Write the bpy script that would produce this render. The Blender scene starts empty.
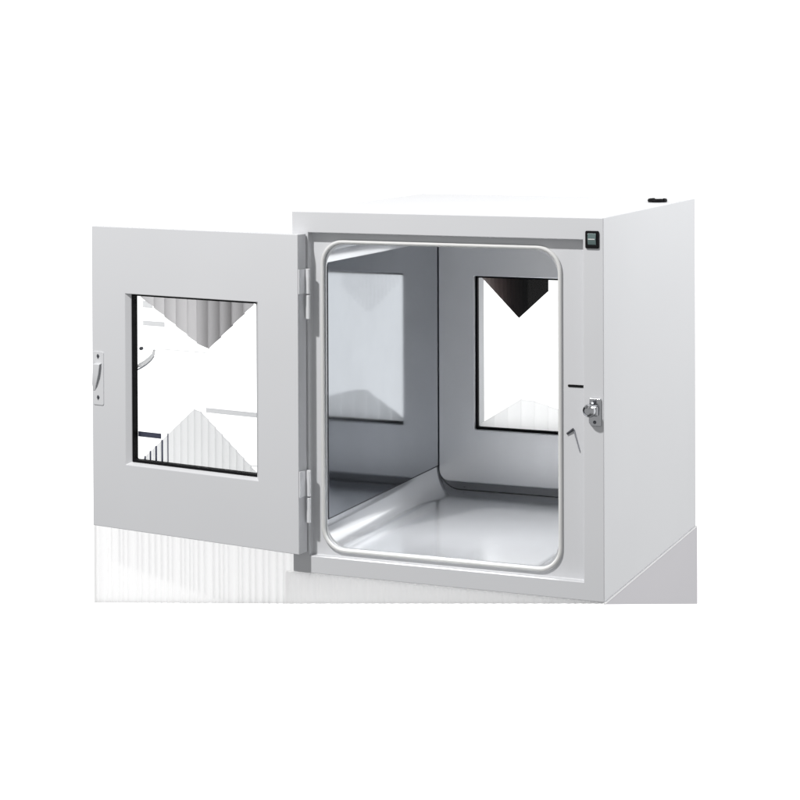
import bpy, bmesh, math, random
from mathutils import Matrix, Vector
random.seed(4)
scene = bpy.context.scene
COL = scene.collection
W, H, D = 0.600, 0.6708, 0.6528
PI = math.pi

# ------------------------------------------------------------------ materials
def mat(name, color=(.8, .8, .8), rough=.5, metal=0.0, bump=0.0, scale=400.0, stretch=(1, 1, 1),
        rvar=0.0, cvar=0.0, coat=0.0, spec=.5, cscale=6.0):
    m = bpy.data.materials.new(name); m.use_nodes = True
    nt = m.node_tree; b = nt.nodes['Principled BSDF']
    b.inputs['Base Color'].default_value = (*color, 1)
    b.inputs['Roughness'].default_value = rough
    b.inputs['Metallic'].default_value = metal
    b.inputs['Specular IOR Level'].default_value = spec
    b.inputs['Coat Weight'].default_value = coat
    tc = nt.nodes.new('ShaderNodeTexCoord')
    mp = nt.nodes.new('ShaderNodeMapping'); mp.inputs['Scale'].default_value = stretch
    nt.links.new(tc.outputs['Object'], mp.inputs['Vector'])
    if bump or rvar:
        n = nt.nodes.new('ShaderNodeTexNoise'); n.inputs['Scale'].default_value = scale; n.inputs['Detail'].default_value = 3
        nt.links.new(mp.outputs['Vector'], n.inputs['Vector'])
        if bump:
            bp = nt.nodes.new('ShaderNodeBump'); bp.inputs['Strength'].default_value = bump; bp.inputs['Distance'].default_value = .0006
            nt.links.new(n.outputs['Fac'], bp.inputs['Height']); nt.links.new(bp.outputs['Normal'], b.inputs['Normal'])
        if rvar:
            mr = nt.nodes.new('ShaderNodeMapRange')
            mr.inputs['To Min'].default_value = rough - rvar; mr.inputs['To Max'].default_value = rough + rvar
            nt.links.new(n.outputs['Fac'], mr.inputs['Value']); nt.links.new(mr.outputs['Result'], b.inputs['Roughness'])
    if cvar:
        n2 = nt.nodes.new('ShaderNodeTexNoise'); n2.inputs['Scale'].default_value = cscale; n2.inputs['Detail'].default_value = 4
        nt.links.new(tc.outputs['Object'], n2.inputs['Vector'])
        mx = nt.nodes.new('ShaderNodeMix'); mx.data_type = 'RGBA'
        mx.inputs['A'].default_value = (*[c * (1 - cvar) for c in color], 1)
        mx.inputs['B'].default_value = (*[min(1, c * (1 + cvar)) for c in color], 1)
        nt.links.new(n2.outputs['Fac'], mx.inputs['Factor']); nt.links.new(mx.outputs['Result'], b.inputs['Base Color'])
    return m

M = {}
M['paint'] = mat('powder_coat', (.610, .620, .640), .42, bump=.10, scale=700, rvar=.06, cvar=.03, spec=.4, cscale=3.5)
M['steel'] = mat('brushed_steel', (.84, .85, .87), .30, .60, cvar=.10, cscale=3.5)
M['steel_panel'] = mat('polished_steel', (.38, .40, .43), .075, 1.0, bump=.03, scale=6, rvar=.02, cvar=.16, cscale=5)
M['steel_floor'] = mat('satin_steel', (.76, .775, .80), .17, .75, bump=.10, scale=11, stretch=(2.2, .7, 2.2), rvar=.07, cvar=.14, cscale=5)
M['chrome'] = mat('chrome', (.50, .51, .53), .16, 1.0, rvar=.04, scale=60)
M['hinge'] = mat('hinge_zinc', (.80, .81, .83), .35, 0.3, rvar=.05, scale=90)
M['gasket'] = mat('silicone', (.64, .645, .64), .65, bump=.05, scale=300, cvar=.03)
M['black'] = mat('black_rubber', (.004, .004, .005), .6, bump=.1, scale=500, spec=.15)
M['seam_shadow'] = mat('gap_shadow', (.03, .03, .034), .5, bump=.1, scale=300)
M['dark_steel'] = mat('dark_steel', (.22, .225, .24), .3, 1.0, rvar=.05, scale=60)
M['dark'] = mat('dark_metal', (.10, .105, .12), .35, .7, rvar=.05, scale=200)
M['wire'] = mat('grey_wire', (.36, .37, .40), .35, .6, rvar=.05, scale=200)
M['rocker'] = mat('rocker_plastic', (.10, .15, .148), .22, coat=.5, bump=.05, scale=200)
M['board'] = mat('white_wedge_stand_in', (.93, .93, .935), .6, bump=.05, scale=300, cvar=.01)
M['wedge_grey'] = mat('grey_wedge_stand_in', (.60, .59, .62), .6, bump=.05, scale=300, cvar=.015)
def translucent(name, color, fac):
    m = mat(name, color, .8, bump=.1, scale=900, cvar=.015)
    nt = m.node_tree; b = nt.nodes['Principled BSDF']
    t = nt.nodes.new('ShaderNodeBsdfTranslucent'); t.inputs['Color'].default_value = (*color, 1)
    x = nt.nodes.new('ShaderNodeMixShader'); x.inputs[0].default_value = fac
    nt.links.new(b.outputs[0], x.inputs[1]); nt.links.new(t.outputs[0], x.inputs[2])
    nt.links.new(x.outputs[0], nt.nodes['Material Output'].inputs['Surface'])
    return m
M['opal_dim'] = translucent('opal_grey_stand_in', (.995, .995, .995), .98)
M['cloth'] = translucent('fold_shaded_stand_in', (.95, .94, .945), .80)
nt = M['cloth'].node_tree      # fold shading painted into the colour, darker towards one edge of each pleat
at = nt.nodes.new('ShaderNodeAttribute'); at.attribute_name = 'fold_shade'
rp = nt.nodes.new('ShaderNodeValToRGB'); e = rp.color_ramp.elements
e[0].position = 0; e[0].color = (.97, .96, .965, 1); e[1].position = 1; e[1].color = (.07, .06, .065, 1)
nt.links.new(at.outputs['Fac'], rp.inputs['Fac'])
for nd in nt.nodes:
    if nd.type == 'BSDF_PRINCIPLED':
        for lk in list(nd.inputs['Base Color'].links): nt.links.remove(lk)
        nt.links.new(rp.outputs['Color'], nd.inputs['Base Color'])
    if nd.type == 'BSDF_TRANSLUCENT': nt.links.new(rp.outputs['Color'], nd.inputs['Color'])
M['opal'] = translucent('opal_stand_in', (.995, .995, .995), .98)
M['tape'] = translucent('pale_stripe_stand_in', (.96, .96, .965), .95)
M['navy'] = mat('navy_cloth', (.10, .11, .20), .8, bump=.1, scale=900, cvar=.05)

g = bpy.data.materials.new('window_glass'); g.use_nodes = True
nt = g.node_tree; nt.nodes.remove(nt.nodes['Principled BSDF'])
tr = nt.nodes.new('ShaderNodeBsdfTransparent'); tr.inputs['Color'].default_value = (.985, .99, .99, 1)
gl = nt.nodes.new('ShaderNodeBsdfGlossy'); gl.inputs['Roughness'].default_value = .01
fr = nt.nodes.new('ShaderNodeFresnel'); fr.inputs['IOR'].default_value = 1.3
mx = nt.nodes.new('ShaderNodeMixShader')
nt.links.new(fr.outputs[0], mx.inputs[0]); nt.links.new(tr.outputs[0], mx.inputs[1]); nt.links.new(gl.outputs[0], mx.inputs[2])
nt.links.new(mx.outputs[0], nt.nodes['Material Output'].inputs['Surface'])
M['glass'] = g

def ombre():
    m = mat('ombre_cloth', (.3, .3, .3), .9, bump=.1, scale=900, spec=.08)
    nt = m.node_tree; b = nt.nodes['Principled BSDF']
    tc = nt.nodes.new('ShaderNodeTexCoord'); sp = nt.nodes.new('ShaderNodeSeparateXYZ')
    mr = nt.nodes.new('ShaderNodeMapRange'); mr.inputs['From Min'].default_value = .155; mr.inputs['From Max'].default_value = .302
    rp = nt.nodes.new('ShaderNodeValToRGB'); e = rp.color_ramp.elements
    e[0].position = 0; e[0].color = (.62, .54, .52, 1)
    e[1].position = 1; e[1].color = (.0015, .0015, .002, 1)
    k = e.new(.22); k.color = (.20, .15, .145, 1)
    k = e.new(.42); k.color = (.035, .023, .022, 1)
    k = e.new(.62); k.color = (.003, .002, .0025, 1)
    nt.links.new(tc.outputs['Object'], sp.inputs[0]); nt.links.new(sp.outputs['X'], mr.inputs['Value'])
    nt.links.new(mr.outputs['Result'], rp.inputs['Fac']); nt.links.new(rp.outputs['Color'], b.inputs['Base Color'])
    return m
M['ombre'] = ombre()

# ------------------------------------------------------------------ helpers
def tag(o, label=None, cat=None, group=None, kind=None):
    for k, v in (('label', label), ('category', cat), ('group', group), ('kind', kind)):
        if v: o[k] = v
    return o

def thing(name, label, cat, loc=(0, 0, 0), rz=0, group=None):
    o = bpy.data.objects.new(name, None); COL.objects.link(o)
    o.empty_display_size = .05; o.location = loc; o.rotation_euler = (0, 0, rz)
    return tag(o, label, cat, group)

def obj(name, bm, m, parent=None, bevel=0.0, smooth=35, seg=2):
    bmesh.ops.remove_doubles(bm, verts=bm.verts, dist=1e-6)
    bmesh.ops.recalc_face_normals(bm, faces=bm.faces)
    me = bpy.data.meshes.new(name); bm.to_mesh(me); bm.free()
    me.materials.append(m)
    for p in me.polygons: p.use_smooth = True
    me.set_sharp_from_angle(angle=math.radians(smooth))
    o = bpy.data.objects.new(name, me); COL.objects.link(o)
    if parent is not None: o.parent = parent
    if bevel:
        md = o.modifiers.new('bevel', 'BEVEL'); md.width = bevel; md.segments = seg; md.limit_method = 'ANGLE'
        md.angle_limit = math.radians(40); md.harden_normals = True
    return o

def rr(x0, x1, z0, z1, r=0.0, k=8):
    """rounded rectangle loop in x,z with 4*(k+1) points"""
    pts = []
    for cx, cz, a0 in ((x1 - r, z1 - r, 0), (x0 + r, z1 - r, PI / 2), (x0 + r, z0 + r, PI), (x1 - r, z0 + r, 1.5 * PI)):
        for i in range(k + 1):
            a = a0 + PI / 2 * i / k
            pts.append((cx + r * math.cos(a), cz + r * math.sin(a)))
    return pts

def loft(bm, loops, closed=False):
    """loops: list of (points, y). Quads between successive loops."""
    vs = [[bm.verts.new((p[0], y, p[1])) for p in pts] for pts, y in loops]
    n = len(vs[0]); prs = list(zip(vs[:-1], vs[1:]))
    if closed: prs.append((vs[-1], vs[0]))
    for a, b in prs:
        for i in range(n):
            j = (i + 1) % n
            q = [a[i], a[j], b[j], b[i]]
            co = []
            for v in q:
                if not any((v.co - w.co).length < 1e-7 for w in co): co.append(v)
            if len(co) >= 3: bm.faces.new(co)
    return vs

def frame(outer, inner, y0, y1):
    bm = bmesh.new(); loft(bm, [(outer, y0), (inner, y0), (inner, y1), (outer, y1)], True); return bm

def slab(x0, x1, y0, y1, z0, z1):
    bm = bmesh.new(); add_box(bm, x0, x1, y0, y1, z0, z1); return bm

def add_box(bm, x0, x1, y0, y1, z0, z1):
    r = bmesh.ops.create_cube(bm, size=1)
    for v in r['verts']:
        v.co = Vector(((x0 + x1) / 2 + v.co.x * (x1 - x0), (y0 + y1) / 2 + v.co.y * (y1 - y0), (z0 + z1) / 2 + v.co.z * (z1 - z0)))

def plate(pts, y0, y1):
    """prism of an x,z polygon"""
    bm = bmesh.new()
    a = [bm.verts.new((x, y0, z)) for x, z in pts]; b = [bm.verts.new((x, y1, z)) for x, z in pts]
    bm.faces.new(a); bm.faces.new(b[::-1])
    for i in range(len(a)):
        j = (i + 1) % len(a); bm.faces.new((a[i], b[i], b[j], a[j]))
    return bm

def tube(bm, pts, r, n=10, closed=False):
    P = [Vector(p) for p in pts]; rings = []
    N = len(P)
    for i, p in enumerate(P):
        if closed: t = P[(i + 1) % N] - P[i - 1]
        else: t = P[min(i + 1, N - 1)] - P[max(i - 1, 0)]
        t.normalize()
        ref = Vector((0, 1, 0)) if abs(t.y) < .9 else Vector((1, 0, 0))
        u = t.cross(ref).normalized(); v = t.cross(u).normalized()
        rad = r[i] if isinstance(r, (list, tuple)) else r
        rings.append([bm.verts.new(p + u * rad * math.cos(2 * PI * k / n) + v * rad * math.sin(2 * PI * k / n)) for k in range(n)])
    prs = list(zip(rings[:-1], rings[1:]))
    if closed: prs.append((rings[-1], rings[0]))
    for a, b in prs:
        for k in range(n):
            bm.faces.new((a[k], a[(k + 1) % n], b[(k + 1) % n], b[k]))
    if not closed:
        bm.faces.new(rings[0][::-1]); bm.faces.new(rings[-1])

def lathe(bm, prof, origin, axis, n=28):
    """prof: (radius, along axis)"""
    ax = Vector(axis).normalized(); ref = Vector((0, 0, 1)) if abs(ax.z) < .9 else Vector((1, 0, 0))
    u = ax.cross(ref).normalized(); v = ax.cross(u).normalized(); o = Vector(origin)
    rings = [[bm.verts.new(o + ax * h + (u * math.cos(2 * PI * k / n) + v * math.sin(2 * PI * k / n)) * max(r, 1e-5)) for k in range(n)] for r, h in prof]
    for a, b in zip(rings[:-1], rings[1:]):
        for k in range(n): bm.faces.new((a[k], a[(k + 1) % n], b[(k + 1) % n], b[k]))
    bm.faces.new(rings[0][::-1]); bm.faces.new(rings[-1])

def lerp(a, b, t): return a + (b - a) * t

# ------------------------------------------------------------------ the pass box
box = thing('pass_box', 'white powder coated steel transfer cabinet with its front door swung open to the left', 'cabinet')

# body: one folded sheet metal shell with a stepped recess for the door at the front
K = 8
rec = rr(.0333, .5628, .0325, .6315, 0, K)
opn = rr(.0585, .5145, .0455, .6140, .040, K)
out = rr(0, W, 0, H, 0, K)
bm = bmesh.new()
loft(bm, [(rr(.033, .563, .034, .632, 0, K), D - .02), (rr(.033, .563, .034, .632, 0, K), D), (out, D), (out, 0), (rec, 0), (rec, .015), (opn, .015), (opn, .019)])
obj('body', bm, M['paint'], box, bevel=.0016, seg=3)

# silicone door seal around the opening (rounded bead on the recess floor)
def seal(cx0, cx1, cz0, cz1, r, y, rad):
    bm = bmesh.new(); pts = []
    for x, z in rr(cx0, cx1, cz0, cz1, r, 10): pts.append((x, y, z))
    tube(bm, pts, rad, 10, True); return bm
obj('door_seal', seal(.0563, .5165, .0440, .6150, .042, .0132, .0039), M['gasket'], box, smooth=80)

# stainless liner: a tube of coved section running from the opening to the back
LX0, LX1, LZ0, LZ1 = .062, .5115, .0495, .6105
yb = .586
bm = bmesh.new()
la = rr(LX0, LX1, LZ0, LZ1, .045, 12)
loft(bm, [(rr(.0583, .5147, .0453, .6142, .041, 12), .0172), (la, .0176), (la, .0185), (la, .12), (la, .3), (la, .45), (la, yb + .004)])
liner = obj('liner', bm, M['steel_floor'], box, smooth=50)
# polished flat side sheets between the coves, with dark strips put in for the shadow gap at their edges
for side in (0, 1):
    x = LX0 if side == 0 else LX1; s = 1 if side == 0 else -1
    xs = sorted((x + s * .0004, x + s * .0016))
    sp_ = obj('side_sheet', slab(xs[0], xs[1], .022, yb - .002, .1000, .5758), M['steel_panel'], liner, bevel=.0004, seg=1)
    xs = sorted((x + s * .0002, x + s * .0009))
    obj('gap_shadow_line', slab(xs[0], xs[1], .021, yb - .0005, .0978, .5780), M['seam_shadow'], liner)

# rear door: inner steel sheet, window with black rubber, outer painted skin
rear = obj('rear_door', frame(rr(.036, .560, .037, .629, .002, K), rr(.140, .447, .176, .508, .003, K), .612, D + .002), M['paint'], box, bevel=.0015)
wr = (.1445, .443, .1805, .5035)
obj('rear_panel', frame(rr(LX0 + .0025, LX1 - .0025, .068, LZ1 - .003, .022, K), rr(*wr, .003, K), yb - .006, yb + .004), M['steel'], rear, bevel=.0022, seg=3)
obj('seal_strip', frame(rr(LX0 + .0008, LX1 - .0008, LZ0 + .001, LZ1 - .001, .044, K), rr(LX0 + .02, LX1 - .02, .09, LZ1 - .03, .02, K), yb + .0045, yb + .007), M['dark_steel'], rear)
obj('window_rubber', frame(rr(.142, .4455, .178, .506, .003, K), rr(wr[0] + .0042, wr[1] - .0042, wr[2] + .0046, wr[3] - .0042, .003, K), yb + .0045, yb + .013), M['black'], rear, bevel=.0008)
obj('window_pane', slab(wr[0] + .002, wr[1] - .002, yb + .0075, yb + .0115, wr[2] + .002, wr[3] - .002), M['glass'], rear)

# ------------------------------------------------------------------ front door (hinged left, swung past flat)
ang = 2.9872 - PI
hx, hy = .0261, -.030
DW, DT = .4904, .0275
door_z0, door_z1 = .0397, .6299
wl = (-.4075, -.0900, .1670, .5005)
dout = rr(-DW, 0, door_z0, door_z1, 0, K)
wi = rr(wl[0] + .0095, wl[1] - .0095, wl[2] + .0045, wl[3] - .0010, .0015, K)
bm = bmesh.new(); loft(bm, [(dout, 0), (rr(*wl, .0015, K), 0), (wi, .0085), (wi, DT), (dout, DT)], True)
door = obj('front_door', bm, M['paint'], box, bevel=.0014, seg=3)
door.location = (hx, hy, 0); door.rotation_euler = (0, 0, ang)
obj('window_rubber', frame(rr(wl[0] + .0097, wl[1] - .0097, wl[2] + .0047, wl[3] - .0012, .0012, K), rr(wl[0] + .0125, wl[1] - .0105, wl[2] + .0095, wl[3] - .0042, .003, K), .0095, .0235), M['black'], door, bevel=.0008)
obj('window_pane', slab(wl[0] + .003, wl[1] - .003, .0175, .0220, wl[2] + .003, wl[3] - .003), M['glass'], door)

# catch plate with its beak and two slotted screws at the free edge
cp = obj('catch_plate', plate(rr(-.4868, -.4608, .2785, .3835, .0035, 5), -.0014, .001), M['paint'], door, bevel=.0006)
for z in (.3745, .2935):
    bm = bmesh.new(); lathe(bm, [(.0032, 0), (.0032, .0008), (.0022, .0014)], (-.4742, -.0012, z), (0, -1, 0), 18)
    add_box(bm, -.4752, -.4732, -.0028, -.0022, z - .0042, z + .0042)
    obj('screw', bm, M['dark'], cp)
bm = bmesh.new()   # beak: a bent tapering blade
prof = [(-.4800, -.4655, .3612, -.0016), (-.4815, -.4660, .3590, -.008), (-.4835, -.4690, .3400, -.008), (-.4860, -.4760, .3200, -.006), (-.4872, -.4820, .3065, -.002)]
rows = []
for x0, x1, z, y in prof:
    rows.append([bm.verts.new((x0, y, z)), bm.verts.new((x1, y, z)), bm.verts.new((x1, y + .0022, z - .001)), bm.verts.new((x0, y + .0022, z - .001))])
for a, b in zip(rows[:-1], rows[1:]):
    for i in range(4): bm.faces.new((a[i], a[(i + 1) % 4], b[(i + 1) % 4], b[i]))
bm.faces.new(rows[0]); bm.faces.new(rows[-1][::-1])
obj('catch_beak', bm, M['paint'], cp, bevel=.0006)

# outside lever handle, seen through the window
bm = bmesh.new()
tube(bm, [(-.430, .030, .3480), (-.430, .058, .3480), (-.424, .066, .3510), (-.410, .066, .3590), (-.398, .066, .3680), (-.390, .066, .3760), (-.386, .064, .3850)],
     [.005, .005, .0048, .0042, .0036, .0030, .0022], 12)
lv = obj('lever_handle', bm, M['opal'], door, smooth=80)
bm = bmesh.new()
tube(bm, [(-.431, .064, .3420), (-.422, .066, .3462), (-.408, .066, .3540), (-.396, .066, .3630), (-.388, .066, .3720)], [.0014, .0015, .0013, .0011, .0008], 8)
obj('lever_rib', bm, M['wire'], lv, smooth=80)
bm = bmesh.new(); lathe(bm, [(.0030, 0), (.0036, .002), (.0030, .006), (.0015, .007)], (-.4215, .064, .3850), (1, 0, .25), 14)
obj('lever_screw', bm, M['dark'], lv)

# hinges: a leaf on the door edge and a two-piece knuckle
for z0, z1 in ((.4725, .5655), (.0955, .1930)):
    zm = (z0 + z1) / 2
    hb = obj('hinge', slab(.0001, .0022, .0012, .0262, zm + .001, z1), M['hinge'], door, bevel=.0005)
    bm = bmesh.new(); lathe(bm, [(.0030, 0), (.0042, .0006), (.0042, zm - z0 - .0030), (.0032, zm - z0 - .0022)], (.0064, .0238, z0), (0, 0, 1), 20)
    obj('knuckle', bm, M['hinge'], hb)
    bm = bmesh.new(); lathe(bm, [(.0032, 0), (.0042, .0008), (.0042, z1 - zm - .0008), (.0030, z1 - zm)], (.0064, .0238, zm), (0, 0, 1), 20)
    obj('knuckle', bm, M['hinge'], hb)
    bm = bmesh.new(); lathe(bm, [(.0022, 0), (.0022, z1 - z0 - .002)], (.0064, .0238, z0 + .001), (0, 0, 1), 16)
    obj('hinge_pin', bm, M['dark'], hb)

# ------------------------------------------------------------------ fittings on the front face
sw = obj('rocker_switch', frame(rr(.5678, .5923, .6172, .6478, .0025, 5), rr(.5718, .5880, .6232, .6440, .001, 5), -.0030, .001), M['black'], box, bevel=.0007)
obj('switch_bed', slab(.5719, .5879, -.0006, .0004, .6233, .6439), M['black'], sw)
bm = bmesh.new()   # rocker: two faces meeting in a ridge
pr = [(.6236, -.0005), (.6236, -.0026), (.6325, -.0052), (.6345, -.0052), (.6436, -.0036), (.6436, -.0005)]
a = [bm.verts.new((.5724, y, z)) for z, y in pr]; b = [bm.verts.new((.5874, y, z)) for z, y in pr]
bm.faces.new(a); bm.faces.new(b[::-1])
for i in range(len(a)):
    j = (i + 1) % len(a); bm.faces.new((a[i], b[i], b[j], a[j]))
rk = obj('rocker', bm, M['rocker'], sw, bevel=.0005)
obj('ridge_highlight', slab(.5738, .5858, -.0056, -.0050, .6327, .6343), M['gasket'], sw)  # pale bar put in as the highlight along the rocker ridge

# latch: chamfered chrome plate, bracket block and round knob, two screws
lp = obj('latch', plate([(.5750, .3560), (.5955, .3560), (.5955, .3075), (.5790, .3075), (.5735, .3130), (.5735, .3200)], -.0038, .0006), M['chrome'], box, bevel=.0012)
obj('latch_block', slab(.5790, .5915, -.0120, -.0032, .3255, .3435), M['chrome'], lp, bevel=.003, seg=3)
bm = bmesh.new()
lathe(bm, [(.0055, 0), (.0055, .004), (.0090, .005), (.0115, .009), (.0117, .013), (.0100, .0170), (.0065, .0190), (.0060, .0178), (.0045, .0174), (.0001, .0174)], (.5818, -.0045, .3365), (-.30, -1, -.04), 32)
obj('latch_knob', bm, M['chrome'], lp)
for x, z in ((.5850, .3505), (.5845, .3145)):
    bm = bmesh.new(); lathe(bm, [(.0030, 0), (.0030, .0006), (.0018, .0016)], (x, -.0036, z), (0, -1, 0), 18)
    obj('screw', bm, M['dark'], lp)

# black slot above the latch and the small cam pin with its wire below it
obj('slot_trim', plate(rr(.5300, .5622, .3708, .3752, .0021, 6), .0138, .0156), M['black'], box, bevel=.0006)
bm = bmesh.new()
tube(bm, [(.5285, .0140, .2880), (.5347, .0135, .2925), (.5409, .0132, .2972)], [.0019, .0021, .0024], 12)
cam = obj('cam_pin', bm, M['dark'], box)
bm = bmesh.new(); tube(bm, [(.5409, .0136, .2965), (.5455, .0140, .2800), (.5520, .0142, .2580)], [.0013, .0012, .0010], 10)
obj('pin_wire', bm, M['wire'], cam)

# cable grommet lying on the roof
bm = bmesh.new()
pts = []
for i in range(33):
    a = math.radians(128 + 284 * i / 32); pts.append((.562 + .0155 * math.cos(a), .500 + .0170 * math.sin(a), H + .0034))
tube(bm, pts, .0040, 10)
gr = obj('roof_grommet', bm, M['black'], box, smooth=80)
bm = bmesh.new(); lathe(bm, [(.0118, 0), (.0112, .0016), (.0001, .0018)], (.562, .500, H + .0004), (0, 0, 1), 24)
obj('grommet_cap', bm, M['gasket'], gr)

# ------------------------------------------------------------------ wedge and fluted shapes standing in for retouching artefacts below the cabinet
wedge_shape = thing('wedge_stand_in', 'pale wedge shape under the cabinet, fluted white front and plain grey side, standing in for retouching artefacts', 'base', (0, 0, 0))
bm = bmesh.new()   # grey side of the added wedge
pl = [(.004, -.0020), (D + .010, -.0020), (D + .010, -.1630), (.004, -.0040)]
a = [bm.verts.new((W - .0025, y, z)) for y, z in pl]; b = [bm.verts.new((W + .0005, y, z)) for y, z in pl]
bm.faces.new(a); bm.faces.new(b[::-1])
for i in range(4):
    j = (i + 1) % 4; bm.faces.new((a[i], b[i], b[j], a[j]))
obj('wedge_side_stand_in', bm, M['wedge_grey'], wedge_shape)
bm = bmesh.new(); add_box(bm, W - .002, W + .0022, .001, D + .002, -.0022, -.0003)
obj('wedge_edge_stand_in', bm, M['board'], wedge_shape)

def flutes(x0, x1, n, ztop, zbot, y, depth, seed):
    """fluted sheet: irregular shallow concave flutes, closed at the back"""
    rnd = random.Random(seed); xs = [x0]
    ws = [rnd.uniform(.55, 1.5) for _ in range(n)]; s = sum(ws)
    bm = bmesh.new(); front = []
    x = x0
    for w in ws:
        wdt = w / s * (x1 - x0)
        for k in range(5):
            u = k / 4
            front.append((x + wdt * (u * .94 + .03), y + depth * math.sin(PI * u) * min(1.2, w)))
        x += wdt
    a = [bm.verts.new((px, py, ztop(px))) for px, py in front]; b = [bm.verts.new((px, py, zbot(px))) for px, py in front]
    yb_ = y + depth * 2 + .002
    c = [bm.verts.new((px, yb_, ztop(px))) for px, py in front]; d = [bm.verts.new((px, yb_, zbot(px))) for px, py in front]
    for i in range(len(front) - 1):
        bm.faces.new((a[i], a[i + 1], b[i + 1], b[i])); bm.faces.new((c[i + 1], c[i], d[i], d[i + 1]))
        bm.faces.new((a[i + 1], a[i], c[i], c[i + 1])); bm.faces.new((b[i], b[i + 1], d[i + 1], d[i]))
    bm.faces.new((a[0], b[0], d[0], c[0])); bm.faces.new((b[-1], a[-1], c[-1], d[-1]))
    return bm
obj('wedge_front_stand_in', flutes(-.017, W - .003, 46, lambda x: -.0012, lambda x: -.0624 + (x + .0175) / .6175 * .0600, .0012, .0022, 3), M['opal'], wedge_shape)
FB0, FB1 = (-.4900, -.1302), (-.0170, -.0867)
fb = obj('fluted_stand_in', flutes(FB0[0], FB1[0], 34, lambda x: .052, lambda x: lerp(FB0[1], FB1[1], (x - FB0[0]) / (FB1[0] - FB0[0])), .10, .0036, 8), M['opal_dim'], smooth=18)
tag(fb, 'low white fluted sheet behind and below the open door, standing in for retouching stripes', 'board')

# ------------------------------------------------------------------ cloth, tape and slat shapes behind both windows, standing in for retouching artefacts
def pleats(strips, amp, thick, fold_shade=None, flip=False):
    """strips: list of (x0, x1, (ztop0, ztop1), (zbot0, zbot1)); each one a curved sawtooth pleat"""
    bm = bmesh.new(); NS = 6
    lay = bm.verts.layers.float.new('fold_shade') if fold_shade else None
    for si, (x0, x1, zt, zb) in enumerate(strips):
        prev = None
        for k in range(NS + 1):
            u = k / NS; x = lerp(x0, x1, u); y = amp * (u * u if not flip else (1 - u) ** 2)
            cur = [bm.verts.new((x, y, lerp(*zt, u))), bm.verts.new((x, y, lerp(*zb, u))),
                   bm.verts.new((x, y + thick, lerp(*zb, u))), bm.verts.new((x, y + thick, lerp(*zt, u)))]
            if fold_shade:
                for v in cur: v[lay] = lerp(*fold_shade[si], u)
            if prev:
                for i in range(4): bm.faces.new((prev[i], prev[(i + 1) % 4], cur[(i + 1) % 4], cur[i]))
            else: bm.faces.new(cur[::-1])
            prev = cur
        bm.faces.new(prev)
    return bm
def poly_at(x, pts):
    for (xa, za), (xb, zb) in zip(pts[:-1], pts[1:]):
        if xa <= x <= xb: return za + (zb - za) * (x - xa) / (xb - xa)
    return pts[-1][1] if x > pts[-1][0] else pts[0][1]
def cut(xs, top, bot):
    return [(a + .0001, b - .0001, (poly_at(a, top), poly_at(b, top)), (poly_at(a, bot), poly_at(b, bot))) for a, b in zip(xs[:-1], xs[1:])]

rot = Matrix.Rotation(ang, 4, 'Z')
def in_door(o, y):
    o.matrix_world = Matrix.Translation((hx, hy, 0)) @ rot @ Matrix.Translation((0, y, 0))

# pale one, point down, behind the door window
xs = [-.392, -.360, -.334, -.306, -.279, -.256, -.229, -.201, -.173, -.146, -.125]
p = obj('pennant_stand_in', pleats(cut(xs, [(-.40, .503), (-.12, .503)], [(-.392, .492), (-.2335, .3968), (-.125, .490)]), .005, .0008,
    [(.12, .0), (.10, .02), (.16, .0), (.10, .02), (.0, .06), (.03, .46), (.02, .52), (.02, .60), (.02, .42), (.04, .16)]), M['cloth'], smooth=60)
in_door(p, .030); tag(p, 'pale pleated shape pointing down behind the open door window, standing in for a retouching artefact', 'pennant')
# faint upright one at the foot of the same window
xs = [-.396 + .0166 * i for i in range(18)]
p = obj('fan_stand_in', pleats(cut(xs, [(-.396, .170), (-.2581, .2875), (-.113, .172)], [(-.40, .163), (-.10, .163)]), .0030, .0008), M['opal'], smooth=60)
in_door(p, .030); tag(p, 'white pleated shape rising to a point at the foot of the door window, standing in for a retouching artefact', 'fan')
# navy bars in its left corner, retouching artefacts built as tape
tp = thing('stripe_stand_in', 'navy bars in the lower left corner of the door window, standing in for retouching artefacts', 'tape', (hx, hy, 0), ang)
for x, zt, w in ((-.383, .182, .0028), (-.370, .193, .003), (-.356, .204, .0034), (-.341, .217, .0034), (-.326, .231, .0016)):
    obj('stripe', slab(x, x + w, .0275, .0288, .166, zt), M['navy'], tp)
obj('cross_stripe', slab(-.398, -.342, .0276, .0288, .2190, .2290), M['navy'], tp)

pt = thing('pale_stripe_stand_in', 'pale grey bars crossing the upper and right edges of the door window, standing in for retouching artefacts', 'tape', (hx, hy, 0), ang)
for x0, x1, z0, z1 in ((-.398, -.345, .4350, .4440), (-.398, -.375, .4700, .4830), (-.245, -.098, .2760, .2850), (-.150, -.098, .1830, .1845), (-.355, -.245, .3905, .3915)):
    obj('stripe', slab(x0, x1, .0440, .0448, z0, z1), M['tape'], pt)

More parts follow.
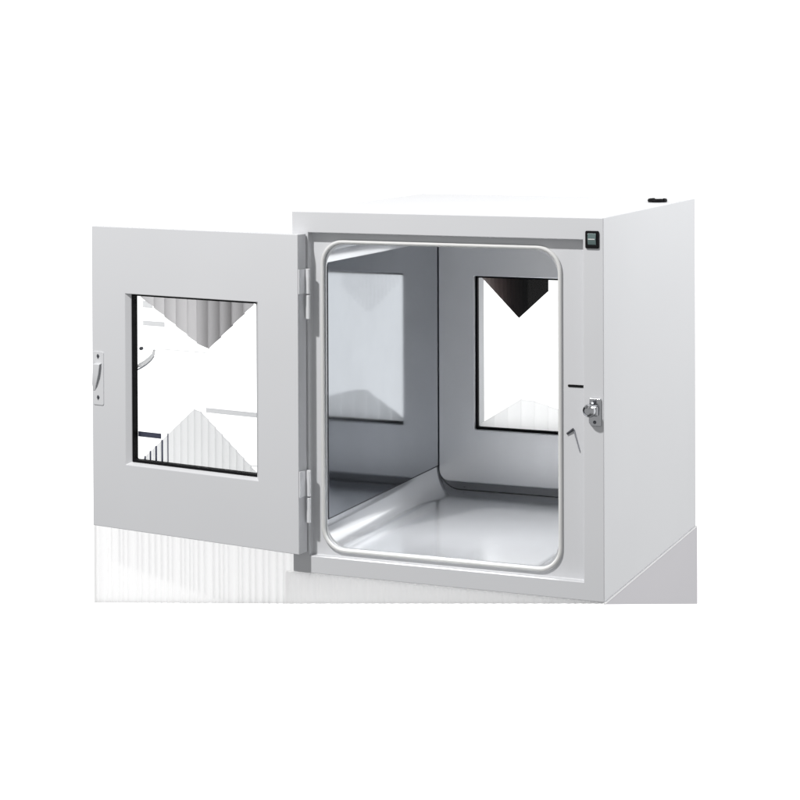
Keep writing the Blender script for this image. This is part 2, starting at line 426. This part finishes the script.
# dark ombre one behind the rear window, slats angled out of the wall reflection
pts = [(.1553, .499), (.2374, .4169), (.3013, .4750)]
bl = thing('slat_stand_in', 'black vertical slats fading to tan, pointing down inside the rear window, standing in for a retouching artefact', 'pennant')
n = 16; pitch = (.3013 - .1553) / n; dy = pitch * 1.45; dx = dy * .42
obj('slat_head_stand_in', slab(.1553, .3013 + dx, .5985, .6005 + dy, .5015, .5045), M['black'], bl)
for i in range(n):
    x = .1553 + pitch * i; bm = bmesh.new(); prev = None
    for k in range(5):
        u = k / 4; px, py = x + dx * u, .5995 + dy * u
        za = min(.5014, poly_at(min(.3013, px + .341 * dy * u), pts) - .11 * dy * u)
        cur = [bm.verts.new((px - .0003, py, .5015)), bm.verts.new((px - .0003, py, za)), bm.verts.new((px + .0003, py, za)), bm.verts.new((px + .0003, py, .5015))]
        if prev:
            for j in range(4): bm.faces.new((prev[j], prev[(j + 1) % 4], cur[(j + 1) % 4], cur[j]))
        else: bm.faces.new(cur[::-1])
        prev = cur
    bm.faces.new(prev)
    obj('stand_in_slat', bm, M['ombre'], bl, smooth=60)
xs = [.152 + .0295 * i for i in range(11)]
p = obj('fan_stand_in', pleats(cut(xs, [(.15, .190), (.245, .250), (.28, .242), (.36, .22), (.46, .19)], [(.14, .178), (.46, .178)]), .0040, .0008), M['opal_dim'], smooth=60)
p.location = (0, .600, 0); tag(p, 'white stepped shape at the foot of the rear window, standing in for a retouching artefact', 'fan')

# ------------------------------------------------------------------ world: white studio, bright behind and above, dimmer on the camera's side
w = bpy.data.worlds.new('World'); scene.world = w; w.use_nodes = True
nt = w.node_tree; bg = nt.nodes['Background']
tc = nt.nodes.new('ShaderNodeTexCoord'); sp = nt.nodes.new('ShaderNodeSeparateXYZ')
nt.links.new(tc.outputs['Generated'], sp.inputs[0])
def mr(src, a, b, c, d):
    n = nt.nodes.new('ShaderNodeMapRange'); n.interpolation_type = 'SMOOTHSTEP'
    for k, v in zip(('From Min', 'From Max', 'To Min', 'To Max'), (a, b, c, d)): n.inputs[k].default_value = v
    nt.links.new(src, n.inputs['Value']); return n.outputs['Result']
def math_(op, a, b):
    n = nt.nodes.new('ShaderNodeMath'); n.operation = op
    for i, v in enumerate((a, b)):
        if isinstance(v, (int, float)): n.inputs[i].default_value = v
        else: nt.links.new(v, n.inputs[i])
    return n.outputs[0]
back = mr(sp.outputs['Y'], .0, .62, .49, 1.58)
low = mr(sp.outputs['Z'], -.72, -.38, .25, 1.0)
high = mr(sp.outputs['Z'], .25, .70, 1.0, .30)
nt.links.new(math_('MULTIPLY', math_('MULTIPLY', back, low), high), bg.inputs['Strength'])
bg.inputs['Color'].default_value = (1, 1, 1, 1)

# ------------------------------------------------------------------ lamps
def aim(o, target):
    d = Vector(target) - o.location; o.rotation_euler = d.to_track_quat('-Z', 'Y').to_euler()
kd = Vector((-.45, -1, 1.42)).normalized()
l = bpy.data.lights.new('key_lamp', 'SPOT'); l.energy = 890; l.spot_size = math.radians(40); l.spot_blend = .5; l.shadow_soft_size = .09
l.color = (1, .985, .97)
k = bpy.data.objects.new('key_lamp', l); COL.objects.link(k); k.location = Vector((.25, 0, .33)) + kd * 4.5; aim(k, (.25, 0, .33))
l = bpy.data.lights.new('side_softbox', 'AREA'); l.energy = 12; l.shape = 'RECTANGLE'; l.size = 1.0; l.size_y = .6
k = bpy.data.objects.new('side_softbox', l); COL.objects.link(k); k.location = (1.5, .55, 1.50); aim(k, (.6, .35, .5))
l = bpy.data.lights.new('ceiling_lamp', 'AREA'); l.energy = 1.4; l.shape = 'RECTANGLE'; l.size = .36; l.size_y = .05; l.spread = math.radians(66)
k = bpy.data.objects.new('ceiling_lamp', l); COL.objects.link(k); k.location = (.285, .15, .603); k.rotation_euler = (0, 0, 0)

# ------------------------------------------------------------------ camera (solved from the photograph's edges)
F, PX, PY = 1969.5456, 392.0100, 115.4942
yaw, pit, rol = 0.396752, -0.012658, -0.003977
cy, sy, cp_, sp_ = math.cos(yaw), math.sin(yaw), math.cos(pit), math.sin(pit)
fwd = Vector((-sy * cp_, cy * cp_, sp_)); right = Vector((cy, sy, 0)); up = right.cross(fwd)
r2 = math.cos(rol) * right + math.sin(rol) * up; u2 = -math.sin(rol) * right + math.cos(rol) * up
cam = bpy.data.cameras.new('camera'); co = bpy.data.objects.new('camera', cam); COL.objects.link(co)
m = Matrix((r2, u2, -fwd)).transposed().to_4x4(); m.translation = Vector((1.583440, -3.295759, 0.893545)); co.matrix_world = m
cam.sensor_width = 36; cam.lens = F / 800 * 36
cam.shift_x = (400 - PX) / 800; cam.shift_y = (PY - 400) / 800
cam.clip_end = 200; cam.clip_start = .05
scene.camera = co
scene.render.resolution_x = scene.render.resolution_y = 1024
vs = scene.view_settings; vs.view_transform = 'Standard'; vs.look = 'None'; vs.exposure = 0; vs.gamma = 1
scene.cycles.max_bounces = 16; scene.cycles.glossy_bounces = 10; scene.cycles.transparent_max_bounces = 16
